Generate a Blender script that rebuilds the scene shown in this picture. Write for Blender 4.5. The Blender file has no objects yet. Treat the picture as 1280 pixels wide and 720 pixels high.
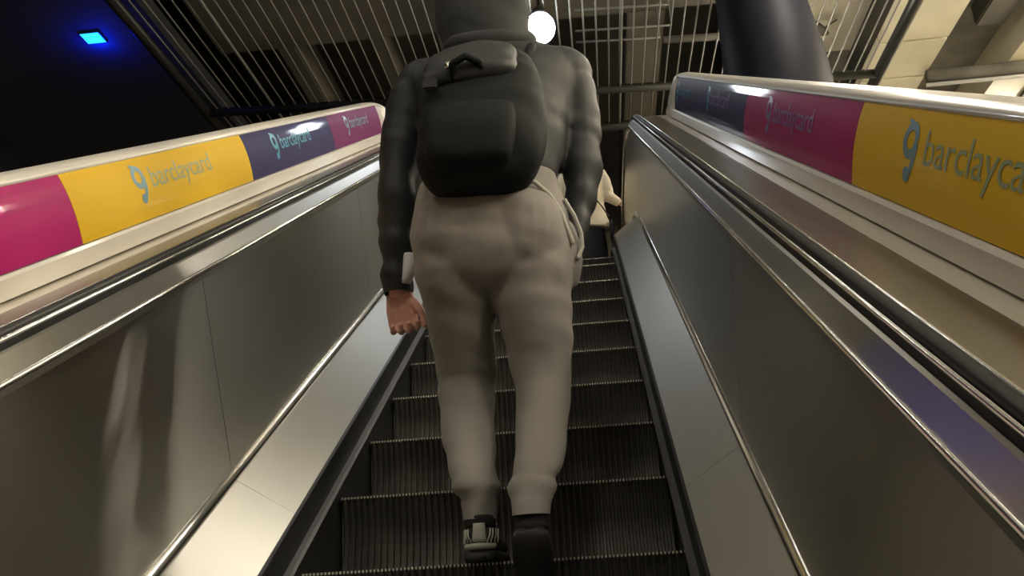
import bpy, bmesh, math, random
from mathutils import Vector, Matrix, noise
random.seed(7)
C = bpy.context.scene.collection
PI = math.pi
scene = bpy.context.scene

# ------------------------------------------------------------------ camera
FPX = 1232.6
cam_d = bpy.data.cameras.new('camera')
cam = bpy.data.objects.new('camera', cam_d); C.objects.link(cam)
R_ = Vector((0.99379613, 0.09575855, -0.05656451))
U_ = Vector((0.08248689, -0.29347868, 0.95240022))
F_ = Vector((-0.07459999, 0.95115749, 0.29955681))
U_ = (U_ * 1.0); U_ = Vector((R_.cross(F_))).normalized()
m = Matrix((R_, U_, -F_)).transposed().to_4x4()
m.translation = Vector((0.301, -2.6117, -0.0903))
cam.matrix_world = m
cam_d.sensor_width = 36.0
cam_d.lens = FPX / 1280 * 36.0
cam_d.clip_start = 0.05
scene.camera = cam

# ------------------------------------------------------------------ view, world
vs = scene.view_settings
vs.view_transform = 'Standard'; vs.look = 'None'; vs.gamma = 1.0; vs.exposure = 0.6
vs.use_curve_mapping = False
w = bpy.data.worlds.new('station_air'); scene.world = w; w.use_nodes = True
w.node_tree.nodes['Background'].inputs[0].default_value = (0.9, 0.85, 0.7, 1)
w.node_tree.nodes['Background'].inputs[1].default_value = 0.02

def area(name, loc, size, power, color, rot=(0, 0, 0), shape='DISK', sy=None, spread=PI):
    l = bpy.data.lights.new(name, 'AREA'); l.energy = power; l.color = color
    l.shape = shape; l.size = size; l.spread = spread
    if sy: l.size_y = sy
    o = bpy.data.objects.new(name, l); C.objects.link(o)
    o.location = loc; o.rotation_euler = rot
    return o

WARM = (1.0, 0.92, 0.77)
COOL = (0.86, 0.93, 1.0)
# globe lamps over the escalator hall, a few added unseen as fill (positions x, y, z, power, colour)
LAMPS = [(0.10, 4.59, 4.42, 10, COOL), (0.10, 1.95, 4.42, 14, WARM), (0.10, -0.8, 4.42, 20, WARM),
         (0.10, -3.8, 4.42, 330, WARM), (0.10, -6.6, 4.42, 70, WARM),
         (2.25, 6.05, 4.22, 170, WARM), (2.25, 3.05, 4.42, 420, WARM), (4.4, 4.3, 4.1, 90, WARM), (2.25, 0.05, 4.42, 60, WARM), (2.25, -2.95, 4.42, 60, WARM),  # the far right lamp is added unseen to brighten the cream cladding
         (-1.95, -0.9, 4.42, 90, WARM), (-1.95, -3.9, 4.42, 150, WARM)]  # unseen pair on the left, added to light the right-hand posters
for x, y, z, pw, col in LAMPS:
    l = bpy.data.lights.new('globe_glow', 'POINT'); l.energy = pw; l.color = col; l.shadow_soft_size = 0.145
    o = bpy.data.objects.new('globe_glow', l); C.objects.link(o); o.location = (x, y, z)
# unseen batten lamps added to brighten the hall on the right
FILL_BATTENS = [(5.3, -6.0), (5.3, -2.5), (5.3, 1.0), (5.3, 4.5), (5.6, 9.4)]
for x, y in FILL_BATTENS:
    area('fill_batten_beam', (x, y, 4.55), 0.14, 110, WARM, shape='RECTANGLE', sy=1.5)
    area('fill_batten_uplight', (x, y, 4.72), 0.14, 140, WARM, rot=(PI, 0, 0), shape='RECTANGLE', sy=1.5)  # upward fill added to lighten the ceiling
# blue lamp under the dark ceiling on the left
bl = bpy.data.lights.new('blue_lamp_glow', 'POINT'); bl.energy = 5.5; bl.color = (0.0, 0.02, 1.0); bl.shadow_soft_size = 0.05
blo = bpy.data.objects.new('blue_lamp_glow', bl); C.objects.link(blo); blo.location = (-3.97, 5.00, 4.90)

# ------------------------------------------------------------------ materials
MATS = {}
def mat(name, col, rough=0.5, metal=0.0, **k):
    if name in MATS: return MATS[name]
    m = bpy.data.materials.new(name); m.use_nodes = True
    nt = m.node_tree; b = nt.nodes['Principled BSDF']
    b.inputs['Base Color'].default_value = (*col, 1); b.inputs['Roughness'].default_value = rough
    b.inputs['Metallic'].default_value = metal
    if 'coat' in k: b.inputs['Coat Weight'].default_value = k['coat']; b.inputs['Coat Roughness'].default_value = k.get('coat_rough', 0.08)
    if 'emit' in k:
        b.inputs['Emission Color'].default_value = (*k['emit'], 1); b.inputs['Emission Strength'].default_value = k.get('strength', 1)
    if 'spec' in k: b.inputs['Specular IOR Level'].default_value = k['spec']
    if 'sheen' in k: b.inputs['Sheen Weight'].default_value = k['sheen']
    if 'aniso' in k:
        b.inputs['Anisotropic'].default_value = k['aniso']
        c = nt.nodes.new('ShaderNodeCombineXYZ'); d = k.get('dir', (0, 0.866, 0.5))
        for i in range(3): c.inputs[i].default_value = d[i]
        nt.links.new(c.outputs[0], b.inputs['Tangent'])
    if 'var' in k:      # blotchy tone variation of the surface's own colour
        tc = nt.nodes.new('ShaderNodeTexCoord'); mp = nt.nodes.new('ShaderNodeMapping')
        mp.inputs['Scale'].default_value = k.get('vscale', (3, 3, 3))
        n = nt.nodes.new('ShaderNodeTexNoise'); n.inputs['Scale'].default_value = 1.0; n.inputs['Detail'].default_value = 5
        r = nt.nodes.new('ShaderNodeValToRGB')
        r.color_ramp.elements[0].position = 0.3; r.color_ramp.elements[1].position = 0.7
        v = k['var']
        r.color_ramp.elements[0].color = (*[x * (1 - v) for x in col], 1)
        r.color_ramp.elements[1].color = (*[min(1, x * (1 + v)) for x in col], 1)
        nt.links.new(tc.outputs['Object'], mp.inputs[0]); nt.links.new(mp.outputs[0], n.inputs['Vector'])
        nt.links.new(n.outputs[0], r.inputs[0]); nt.links.new(r.outputs[0], b.inputs['Base Color'])
    if 'bump' in k:
        tc = nt.nodes.new('ShaderNodeTexCoord'); mp = nt.nodes.new('ShaderNodeMapping')
        mp.inputs['Scale'].default_value = k.get('bscale', (40, 40, 40))
        n = nt.nodes.new('ShaderNodeTexNoise'); n.inputs['Scale'].default_value = 1.0; n.inputs['Detail'].default_value = 3
        bp = nt.nodes.new('ShaderNodeBump'); bp.inputs['Strength'].default_value = k['bump']; bp.inputs['Distance'].default_value = k.get('bdist', 0.003)
        nt.links.new(tc.outputs['Object'], mp.inputs[0]); nt.links.new(mp.outputs[0], n.inputs['Vector'])
        nt.links.new(n.outputs[0], bp.inputs['Height']); nt.links.new(bp.outputs[0], b.inputs['Normal'])
    MATS[name] = m
    return m

STEEL_PANEL = mat('brushed_steel_panel', (0.47, 0.45, 0.40), 0.32, 1.0, aniso=1.0, dir=(0, -0.5, 0.866), bump=0.04, bscale=(3, 1.5, 4), bdist=0.003)
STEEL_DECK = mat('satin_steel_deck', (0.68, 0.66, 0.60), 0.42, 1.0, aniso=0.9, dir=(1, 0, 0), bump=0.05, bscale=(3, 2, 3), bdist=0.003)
STEEL_BAND = mat('satin_steel_band', (0.48, 0.47, 0.43), 0.34, 1.0, aniso=0.6, dir=(1, 0, 0))
CHROME = mat('polished_trim', (0.85, 0.85, 0.83), 0.24, 1.0)
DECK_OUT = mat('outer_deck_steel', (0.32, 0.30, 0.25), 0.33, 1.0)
DECK_CREAM = mat('cream_deck_panel', (0.72, 0.67, 0.57), 0.25, 0.0, coat=0.5)
RUBBER = mat('handrail_rubber', (0.012, 0.012, 0.014), 0.5)
DARK_GAP = mat('dark_recess', (0.01, 0.01, 0.013), 0.6)
SKIRT = mat('skirt_black', (0.018, 0.018, 0.019), 0.38)
BRUSH = mat('skirt_brush_bristle', (0.05, 0.05, 0.055), 0.5)
STEP = mat('step_aluminium', (0.075, 0.071, 0.062), 0.5, 0.3, var=0.25, vscale=(5, 1, 12))
CLEAT = mat('worn_cleat_tip', (0.75, 0.72, 0.62), 0.35, 0.4)
RIM = mat('white_plastic_rim', (0.72, 0.69, 0.64), 0.3, coat=0.4)
YELLOW = mat('poster_yellow', (0.74, 0.47, 0.02), 0.5, coat=0.28, coat_rough=0.05, spec=0.12)
MAGENTA = mat('poster_magenta', (0.36, 0.012, 0.13), 0.5, coat=0.28, coat_rough=0.05, spec=0.12)
NAVY = mat('poster_navy', (0.03, 0.025, 0.10), 0.5, coat=0.28, coat_rough=0.05, spec=0.12)
PURPLE = mat('poster_plum', (0.16, 0.02, 0.11), 0.5, coat=0.28, coat_rough=0.05, spec=0.12)
INK_CYAN = mat('ink_cyan', (0.07, 0.33, 0.45), 0.3)
INK_GREEN = mat('ink_grey_green', (0.32, 0.38, 0.22), 0.3)
INK_BLUE = mat('ink_blue', (0.16, 0.3, 0.36), 0.3)
INK_VIOLET = mat('ink_violet', (0.24, 0.17, 0.42), 0.3)
CONCRETE_D = mat('dark_concrete', (0.10, 0.09, 0.072), 0.9, var=0.4, vscale=(0.8, 0.8, 0.8))  # darker, blotchy concrete tone
CONCRETE_M = mat('brown_concrete', (0.15, 0.13, 0.1), 0.9, var=0.35, vscale=(0.9, 0.9, 0.9))
BEIGE = mat('cream_cladding', (0.70, 0.64, 0.48), 0.6, var=0.1, vscale=(1.5, 1.5, 1.5))
GREYBR = mat('grey_brown_soffit', (0.17, 0.155, 0.125), 0.8, var=0.3)
BLACKWALL = mat('black_hall_paint', (0.012, 0.012, 0.016), 0.7)
NIGHT = mat('dark_ceiling_paint', (0.05, 0.05, 0.06), 0.8)
BAR = mat('grille_bar_zinc', (0.25, 0.24, 0.21), 0.5, 0.2)
TUBE = mat('dark_tube_steel', (0.035, 0.034, 0.03), 0.4, 0.4)
COLUMN = mat('black_column_cladding', (0.008, 0.008, 0.013), 0.55, 0.0, spec=0.1, bump=0.1, bscale=(4, 4, 4))
FLOORM = mat('landing_floor_tile', (0.2, 0.19, 0.17), 0.5, var=0.2)

def setp(o, label=None, cat=None, group=None, kind=None):
    if label: o['label'] = label
    if cat: o['category'] = cat
    if group: o['group'] = group
    if kind: o['kind'] = kind
    return o

def empty(name, loc=(0, 0, 0), label=None, cat=None, group=None, kind=None):
    o = bpy.data.objects.new(name, None); C.objects.link(o); o.location = loc
    o.empty_display_size = 0.1
    return setp(o, label, cat, group, kind)

def mk(name, bm, m, parent=None, smooth=False, origin=None):
    me = bpy.data.meshes.new(name)
    bmesh.ops.recalc_face_normals(bm, faces=bm.faces[:])
    if parent is not None and origin is None:
        pl = parent_world(parent)
        for v in bm.verts: v.co -= pl
    elif origin is not None:
        for v in bm.verts: v.co -= Vector(origin)
    bm.to_mesh(me); bm.free()
    if smooth:
        for p in me.polygons: p.use_smooth = True
    me.materials.append(m) if m else None
    o = bpy.data.objects.new(name, me); C.objects.link(o)
    if parent is not None: o.parent = parent
    elif origin is not None: o.location = origin
    return o

def parent_world(p):
    v = Vector((0, 0, 0))
    while p is not None:
        v += p.location; p = p.parent
    return v

def box(bm, x0, x1, y0, y1, z0, z1):
    vs = [bm.verts.new((x, y, z)) for x in (x0, x1) for y in (y0, y1) for z in (z0, z1)]
    for f in ((0, 1, 3, 2), (4, 6, 7, 5), (0, 4, 5, 1), (2, 3, 7, 6), (0, 2, 6, 4), (1, 5, 7, 3)):
        bm.faces.new([vs[i] for i in f])

def tube(bm, pts, r, n=12, cap=True):
    """round tube along pts; r a number or a list"""
    pts = [Vector(p) for p in pts]; rs = r if isinstance(r, (list, tuple)) else [r] * len(pts)
    rings = []
    t0 = (pts[1] - pts[0]).normalized()
    ref = Vector((0, 0, 1)) if abs(t0.z) < 0.9 else Vector((1, 0, 0))
    a = t0.cross(ref).normalized()
    for i, p in enumerate(pts):
        if i == 0: t = pts[1] - pts[0]
        elif i == len(pts) - 1: t = pts[-1] - pts[-2]
        else: t = pts[i + 1] - pts[i - 1]
        t.normalize(); a = (a - t * a.dot(t)).normalized(); b = t.cross(a)
        rings.append([bm.verts.new(p + (a * math.cos(2 * PI * k / n) + b * math.sin(2 * PI * k / n)) * rs[i]) for k in range(n)])
    for i in range(len(rings) - 1):
        for k in range(n):
            bm.faces.new((rings[i][k], rings[i][(k + 1) % n], rings[i + 1][(k + 1) % n], rings[i + 1][k]))
    if cap: bm.faces.new(rings[0][::-1]); bm.faces.new(rings[-1])

def loft(bm, st, n=28, p=2.0, cap=True, sub=1):
    """stations (x, y, z, half width x, half depth y), superellipse power p, subdivided by Catmull-Rom"""
    S = []
    for i in range(len(st) - 1):
        p0 = st[max(i - 1, 0)]; p1 = st[i]; p2 = st[i + 1]; p3 = st[min(i + 2, len(st) - 1)]
        for j in range(sub):
            t = j / sub
            S.append([0.5 * ((2 * b) + (-a + c) * t + (2 * a - 5 * b + 4 * c - d) * t * t + (-a + 3 * b - 3 * c + d) * t ** 3)
                      for a, b, c, d in zip(p0, p1, p2, p3)])
    S.append(list(st[-1]))
    rings = []
    for x, y, z, a, b in S:
        ring = []
        for k in range(n):
            th = 2 * PI * k / n; c, s = math.cos(th), math.sin(th)
            ring.append(bm.verts.new((x + a * math.copysign(abs(c) ** (2 / p), c), y + b * math.copysign(abs(s) ** (2 / p), s), z)))
        rings.append(ring)
    for i in range(len(rings) - 1):
        for k in range(n):
            bm.faces.new((rings[i][k], rings[i][(k + 1) % n], rings[i + 1][(k + 1) % n], rings[i + 1][k]))
    if cap: bm.faces.new(rings[0][::-1]); bm.faces.new(rings[-1])

def ball(bm, c, rx, ry, rz, u=20, v=12, rot=None):
    r = bmesh.ops.create_uvsphere(bm, u_segments=u, v_segments=v, radius=1)
    mt = Matrix.Translation(c) @ (rot.to_4x4() if rot else Matrix()) @ Matrix.Diagonal((rx, ry, rz, 1))
    bmesh.ops.transform(bm, matrix=mt, verts=r['verts'])

def fuse(bm, voxel, smooth_it=6, fold=None):
    """union of overlapping closed shapes into one skin; returns a new bmesh"""
    bmesh.ops.recalc_face_normals(bm, faces=bm.faces[:])
    me = bpy.data.meshes.new('tmp'); bm.to_mesh(me); bm.free()
    o = bpy.data.objects.new('tmp', me); C.objects.link(o)
    md = o.modifiers.new('r', 'REMESH'); md.mode = 'VOXEL'; md.voxel_size = voxel
    sm = o.modifiers.new('s', 'SMOOTH'); sm.iterations = smooth_it; sm.factor = 0.5
    dg = bpy.context.evaluated_depsgraph_get(); dg.update()
    me2 = bpy.data.meshes.new_from_object(o.evaluated_get(dg))
    nb = bmesh.new(); nb.from_mesh(me2)
    bpy.data.objects.remove(o); bpy.data.meshes.remove(me); bpy.data.meshes.remove(me2)
    if fold:
        nb.normal_update()
        for v in nb.verts: v.co += v.normal * fold(v.co)
    return nb

# ------------------------------------------------------------------ escalator path
# s runs up the slope from the tread edge at the origin, n is the height square to it
S0, RC = 3.75, 1.6
ANG = math.radians(30)
P0 = Vector((0, S0 * math.cos(ANG), S0 * math.sin(ANG)))
CEN = P0 - RC * Vector((0, -math.sin(ANG), math.cos(ANG)))
LARC = RC * ANG
LAND = CEN.z + RC                      # height of the upper landing
S_TOP = S0 + LARC
def frame_at(s):
    if s <= S0:
        return Vector((0, s * math.cos(ANG), s * math.sin(ANG))), Vector((0, -math.sin(ANG), math.cos(ANG)))
    if s <= S_TOP:
        a = ANG - (s - S0) / RC
        nn = Vector((0, -math.sin(a), math.cos(a))); return CEN + RC * nn, nn
    return Vector((0, CEN.y + (s - S_TOP), LAND)), Vector((0, 0, 1))
def pt(x, s, n):
    p, nn = frame_at(s); q = p + nn * n; return Vector((x, q.y, q.z))
def srange(a, b):
    out = [a]
    if a < S0 < b: out.append(S0)
    k = 12
    for i in range(1, k + 1):
        s = S0 + LARC * i / k
        if a < s < b: out.append(s)
    out.append(b); return out
S_LO, S_HI = -7.2, 7.15                # bottom and top ends of the balustrades

def sweep(name, prof, m, parent, sgn, s0=S_LO, s1=S_HI, closed=True, smooth=False, fine=0):
    """profile of (x, n) points swept along the escalator; sgn -1 mirrors it to the left side"""
    bm = bmesh.new(); rings = []
    ss = srange(s0, s1)
    if fine:
        ss = sorted(set(ss + [s0 + (s1 - s0) * i / fine for i in range(1, fine)]))
    for s in ss: rings.append([bm.verts.new(pt(sgn * x, s, n)) for x, n in prof])
    k = len(prof)
    for i in range(len(rings) - 1):
        for j in range(k if closed else k - 1):
            bm.faces.new((rings[i][j], rings[i][(j + 1) % k], rings[i + 1][(j + 1) % k], rings[i + 1][j]))
    if closed:
        bm.faces.new(rings[0][::-1]); bm.faces.new(rings[-1])
    return mk(name, bm, m, parent, smooth)

# ------------------------------------------------------------------ setting: landing, walls, ceilings
def slab(name, m, x0, x1, y0, y1, z0, z1, kind='structure'):
    bm = bmesh.new(); box(bm, x0, x1, y0, y1, z0, z1)
    o = mk(name, bm, m, None, origin=((x0 + x1) / 2, (y0 + y1) / 2, z0))
    return setp(o, kind=kind)
slab('floor', FLOORM, -3.4, 7.0, 5.30, 13.0, LAND - 0.32, LAND - 0.012)
slab('floor_lower', FLOORM, -6.0, 7.0, -12.0, 13.0, -5.2, -5.0)
slab('wall_left', BLACKWALL, -6.2, -6.0, -12.0, 13.0, -5.2, 7.4)
slab('wall_right', BEIGE, 7.0, 7.2, -12.0, 13.0, -5.2, 7.4)
slab('wall_front', CONCRETE_D, -6.2, 7.2, 13.0, 13.2, -5.2, 7.4)
slab('wall_back', GREYBR, -6.2, 7.2, -12.2, -12.0, -5.2, 7.4)
slab('ceiling_left', NIGHT, -6.0, -3.35, -12.0, 13.0, 5.0, 5.2)
slab('ceiling_top', CONCRETE_D, -6.0, 7.0, -12.0, 13.0, 7.2, 7.4)
slab('ceiling_slab', CONCRETE_M, -3.35, 2.3, -12.0, 6.35, 5.6, 5.8)

# beams of the station ceiling, running with the escalator
def beam(label, m, x0, x1, y0, y1, z0, z1):
    bm = bmesh.new(); box(bm, x0, x1, y0, y1, z0, z1)
    bmesh.ops.bevel(bm, geom=bm.edges[:], offset=0.012, segments=2, affect='EDGES')
    o = mk('ceiling_beam', bm, m, None, origin=((x0 + x1) / 2, (y0 + y1) / 2, z0))
    return setp(o, label, 'beam')
for x0, x1, lab in ((-2.75, -2.55, 'thin brown ceiling beam behind the grille, furthest left'),
                    (-1.75, -1.6, 'thin brown ceiling beam behind the grille, second from the left'),
                    (-1.05, -0.8, 'brown ceiling beam behind the grille, left of the hooded head'),
                    (0.95, 1.35, 'wide brown ceiling beam behind the grille, right of the white lamp')):
    beam(lab, CONCRETE_M, x0, x1, 6.35, 12.9, 5.6, 6.1)
beam('dark ceiling cross beam seen through the right end of the grille', CONCRETE_D, 2.3, 3.5, 7.6, 8.3, 5.3, 5.75)
beam('cream ceiling panel behind the grille, right of the black column', BEIGE, 2.32, 3.6, -12, 13.0, 5.62, 5.8)
# cream ceiling planks with open joints, right of the grille
def planks():
    ys = [-12, -9.5, -7.2, -4.9, -2.6, -0.3, 2.0, 4.3, 6.44, 7.2, 9.4, 11.6, 13.0]
    r = empty('ceiling_cladding', (3.78, 2.0, 5.0), 'cream panelled ceiling strip with dark joints right of the grille frame', 'ceiling cladding')
    for a, b in zip(ys[:-1], ys[1:]):
        bm = bmesh.new(); box(bm, 3.42, 4.10, a + 0.018, b - 0.018, 5.0, 5.08)
        mk('cladding_panel', bm, BEIGE, r)
    bm = bmesh.new(); box(bm, 3.44, 4.08, -12, 13.0, 5.08, 5.5)
    mk('backing', bm, TUBE, r)
planks()
slab('ceiling_recess', GREYBR, 4.10, 4.92, -12.0, 13.0, 5.42, 5.5)
slab('ceiling_right', BEIGE, 4.92, 7.0, -12.0, 13.0, 5.0, 5.5)
# square duct running in the recess and pipes crossing below the ceiling
bm = bmesh.new(); box(bm, 4.45, 4.75, -6, 6.6, 5.18, 5.42); bmesh.ops.bevel(bm, geom=bm.edges[:], offset=0.015, segments=2, affect='EDGES')
setp(mk('ceiling_duct', bm, CONCRETE_D, None, origin=(4.6, 0, 5.18)), 'dark square duct in the grey ceiling recess on the right', 'duct')
bm = bmesh.new(); tube(bm, [(4.08, 7.10, 4.93), (7.0, 7.10, 4.93)], 0.07, 16)
setp(mk('ceiling_pipe', bm, GREYBR, None, smooth=True, origin=(4.08, 7.10, 4.93)), 'thick grey pipe crossing under the ceiling at the right edge', 'pipe')
bm = bmesh.new(); tube(bm, [(4.06, 7.10, 4.83), (7.0, 7.10, 4.83)], 0.022, 10)
setp(mk('thin_pipe', bm, RIM, None, smooth=True, origin=(4.06, 7.10, 4.83)), 'thin white pipe just below the thick grey pipe at right', 'pipe')
for (x0, x1) in ((5.35, 5.6),):
    bm = bmesh.new(); box(bm, x0, x1, 7.4, 13.0, 4.96, 4.998)
    setp(mk('ceiling_channel', bm, TUBE, None, origin=(x0, 7.4, 4.96)), 'dark strip along the cream ceiling at the right edge', 'channel')

# black round column
bm = bmesh.new()
loft(bm, [(1.83, 3.95, -5.0, 0.39, 0.39), (1.82, 3.95, 2.0, 0.385, 0.385), (1.815, 3.95, 3.0, 0.382, 0.382), (1.805, 3.95, 3.5, 0.368, 0.368), (1.77, 3.95, 4.1, 0.32, 0.32), (1.75, 3.95, 4.9, 0.30, 0.30), (1.74, 3.95, 5.595, 0.29, 0.29)], n=48, sub=5)
col_o = setp(mk('round_column', bm, COLUMN, None, smooth=True, origin=(1.82, 3.95, -5.0)), 'wide black round column behind the right advertising strip, in front of the grille', 'column')

# ceiling grille
G = empty('ceiling_grille', (0, 4.6, 4.6), 'wide metal bar grille hanging over the top of the escalator', 'grille')
def gt(name, p0, p1, r, m=TUBE, n=10):
    bm = bmesh.new(); tube(bm, [p0, p1], r, n); return mk(name, bm, m, G, smooth=True)
GX0, GX1, GY0, GY1, GZ = -3.24, 3.32, 3.0, 6.9, 4.6
gt('frame_tube', (GX0, GY0, GZ), (GX0, GY1, GZ), 0.05)
gt('frame_tube', (GX1, GY0, GZ), (GX1, GY1, GZ), 0.055)
gt('frame_tube', (GX0, GY0, GZ), (GX1, GY0, GZ), 0.05)
gt('cross_tube', (GX0, 5.78, GZ), (GX1, 6.30, GZ), 0.045)
gt('frame_tube', (GX0, GY1, GZ), (GX1, GY1, GZ), 0.05)
nb = 60
for i in range(nb):
    x = GX0 + 0.109 * (i + 1)
    if x > GX1 - 0.05: break
    thick = i in (5, 36)
    gt('bar', (x, 4.4 if 1.38 < x < 2.2 else GY0, GZ + 0.02), (x, GY1, GZ + 0.02), 0.016 if thick else 0.0078, BAR, 8)
# cable trays and conduits above the grille
for i, (y, z, x0, x1, r, lab) in enumerate(((5.2, 4.95, 0.4, 1.25, 0.012, 'thin conduit crossing above the grille, nearest of three'),
                                  (5.55, 4.95, 0.4, 1.3, 0.012, 'thin conduit crossing above the grille, middle of three'),
                                  (5.75, 4.95, 0.4, 1.2, 0.012, 'thin conduit crossing above the grille, furthest of three'))):
    bm = bmesh.new(); tube(bm, [(x0, y, z), (x1, y + 0.06, z), (x1, y + 0.06, 5.6)], r, 8)
    setp(mk('conduit', bm, BAR, None, smooth=True, origin=(x0, y, z)), lab, 'conduit')
bm = bmesh.new(); tube(bm, [(1.3, 6.45, 5.3), (2.6, 6.55, 5.3)], 0.04, 10)
setp(mk('ceiling_pipe', bm, GREYBR, None, smooth=True, origin=(1.3, 6.45, 5.3)), 'short grey pipe above the grille beside the black column', 'pipe')
# small bracket light fitting above the right end of the grille
bk = empty('lamp_bracket', (2.98, 6.75, 5.62), 'small brown spotlight on a thin wire bracket behind the grille at right', 'spotlight')
bm = bmesh.new(); loft(bm, [(3.0, 6.72, 5.34, 0.045, 0.045), (2.98, 6.75, 5.42, 0.05, 0.05), (2.94, 6.78, 5.52, 0.03, 0.03)], n=14)
mk('lamp_head', bm, CONCRETE_D, bk, smooth=True)
bm = bmesh.new(); tube(bm, [(2.72, 6.9, 5.6), (2.9, 6.8, 5.45), (3.0, 6.75, 5.42), (3.2, 6.9, 5.6)], 0.008, 6)
mk('wire_bracket', bm, TUBE, bk)

# globe lamps and added fill battens
for i, (x, y, z, pw, col) in enumerate(LAMPS):
    labs = ['bright white globe lamp above the shoulder of the man in grey trousers', None, None, None, None]
    r = empty('ceiling_lamp', (x, y, z), labs[0] if i == 0 else 'unseen warm globe lamp above the escalator hall, outside the photograph', 'lamp', None if i == 0 else 'globe lamps over the escalator')
    bm = bmesh.new(); loft(bm, [(x, y, z + 0.115, 0.075, 0.075), (x, y, z + 0.15, 0.07, 0.07), (x, y, z + 0.20, 0.03, 0.03)], n=28, sub=2)
    mk('fitting', bm, TUBE, r, smooth=True)
    bm = bmesh.new(); ball(bm, (x, y, z), 0.125, 0.125, 0.135, 28, 18)
    gl = mk('globe', bm, mat('lamp_glass_%d' % (i == 0), (1, 1, 1), 0.3, emit=col, strength=12 if i == 0 else 8), r, smooth=True)
    bm = bmesh.new(); tube(bm, [(x, y, z + 0.19), (x, y, 5.6)], 0.012, 8)
    mk('stem', bm, TUBE, r)
for i, (x, y) in enumerate(FILL_BATTENS):
    zc = 5.42 if x < 4.92 else 5.0
    r = empty('fill_batten', (x, y, 4.6), 'unseen long batten lamp added to light the hall to the right', 'lamp', 'added batten lamps in the right hall')
    bm = bmesh.new(); box(bm, x - 0.09, x + 0.09, y - 0.78, y + 0.78, 4.60, 4.68); bmesh.ops.bevel(bm, geom=bm.edges[:], offset=0.01, segments=2, affect='EDGES')
    mk('housing', bm, RIM, r)
    bm = bmesh.new(); box(bm, x - 0.07, x + 0.07, y - 0.75, y + 0.75, 4.575, 4.60)
    mk('diffuser', bm, mat('fill_batten_glass', (1, 1, 1), 0.4, emit=WARM, strength=6), r)
    for dy in (-0.5, 0.5):
        bm = bmesh.new(); tube(bm, [(x, y + dy, 4.68), (x, y + dy, zc)], 0.01, 8); mk('stem', bm, TUBE, r)
# blue lamp
r = empty('blue_lamp', (-3.97, 4.90, 4.97), 'small square blue lamp glowing under the dark ceiling at far left', 'lamp')
bm = bmesh.new(); box(bm, -4.06, -3.89, 4.82, 4.98, 4.982, 4.99)
mk('diffuser', bm, mat('blue_glass', (0.1, 0.5, 1), 0.4, emit=(0.02, 0.38, 1.0), strength=1.5), r)
bm = bmesh.new()
for a, b in ((-4.07, -4.06), (-3.89, -3.88)): box(bm, a, b, 4.81, 4.99, 4.985, 5.0)
for a, b in ((4.81, 4.82), (4.98, 4.99)): box(bm, -4.07, -3.88, a, b, 4.985, 5.0)
mk('frame', bm, TUBE, r)
# small pale sign on the dark wall
bm = bmesh.new(); box(bm, -5.998, -5.97, 8.3, 8.62, 4.25, 4.55); bmesh.ops.bevel(bm, geom=bm.edges[:], offset=0.008, segments=2, affect='EDGES')
setp(mk('wall_plate', bm, mat('dull_grey_plate', (0.3, 0.3, 0.28), 0.6), None, origin=(-5.98, 8.46, 4.4)), 'small dim grey plate on the dark wall under the blue lamp', 'plate')

# ------------------------------------------------------------------ escalator steps
def step_meshes():
    W = 0.5; depth = 0.4; rise = 0.231
    # riser: ribbed curved face (profile y, z from the tread edge down)
    prof = []
    for i in range(9):
        t = i / 8; prof.append((0.001 + 0.022 * math.sin(PI * t), -0.004 - (rise - 0.004) * t))
    ribs = 50; bm = bmesh.new(); cols = []
    pitch = 2 * W / ribs
    for k in range(ribs):
        x = -W + k * pitch
        for dx, d in ((0.0, 0.009), (0.42, 0.009), (0.52, 0.0), (0.90, 0.0)):
            cols.append([bm.verts.new((x + dx * pitch, y + d, z)) for y, z in prof])
    cols.append([bm.verts.new((W, y + 0.006, z)) for y, z in prof])
    for a, b in zip(cols[:-1], cols[1:]):
        for j in range(len(prof) - 1): bm.faces.new((a[j], a[j + 1], b[j + 1], b[j]))
    # closed back and sides so that the riser has thickness
    box(bm, -W, W, 0.045, 0.055, -rise, -0.03)
    box(bm, -W, -W + 0.004, 0.02, 0.05, -rise, -0.02); box(bm, W - 0.004, W, 0.02, 0.05, -rise, -0.02)
    # tread: slab with comb ridges
    bt = bmesh.new(); box(bt, -W, W, 0.018, depth - 0.002, -0.03, -0.011)
    for k in range(100):
        x = -W + (k + 0.5) * 0.01
        box(bt, x - 0.0024, x + 0.0024, 0.006, depth - 0.004, -0.011, 0.0)
    # worn bright cleat tips along the edge
    bc = bmesh.new()
    for k in range(100):
        x = -W + (k + 0.5) * 0.01
        box(bc, x - 0.0021, x + 0.0021, -0.0005, 0.0065, -0.0058, 0.0008)
    return bm, bt, bc
bmr, bmt, bmc = step_meshes()
def base_mesh(name, bm, m):
    me = bpy.data.meshes.new(name); bmesh.ops.recalc_face_normals(bm, faces=bm.faces[:]); bm.to_mesh(me); bm.free(); me.materials.append(m); return me
ME_R, ME_T, ME_C = base_mesh('riser', bmr, STEP), base_mesh('tread', bmt, STEP), base_mesh('cleat_tips', bmc, CLEAT)
step_o = empty('escalator_step'); 
kids = []
for nm, me in (('riser', ME_R), ('tread', ME_T), ('cleat_tips', ME_C)):
    o = bpy.data.objects.new(nm, me); C.objects.link(o); o.parent = step_o; kids.append(o)
def step_z(y):
    ss = y / math.cos(ANG)
    if ss <= S0: return y * math.tan(ANG)
    dy = CEN.y - y
    if dy > 0: return CEN.z + math.sqrt(RC * RC - dy * dy)
    return LAND
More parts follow.
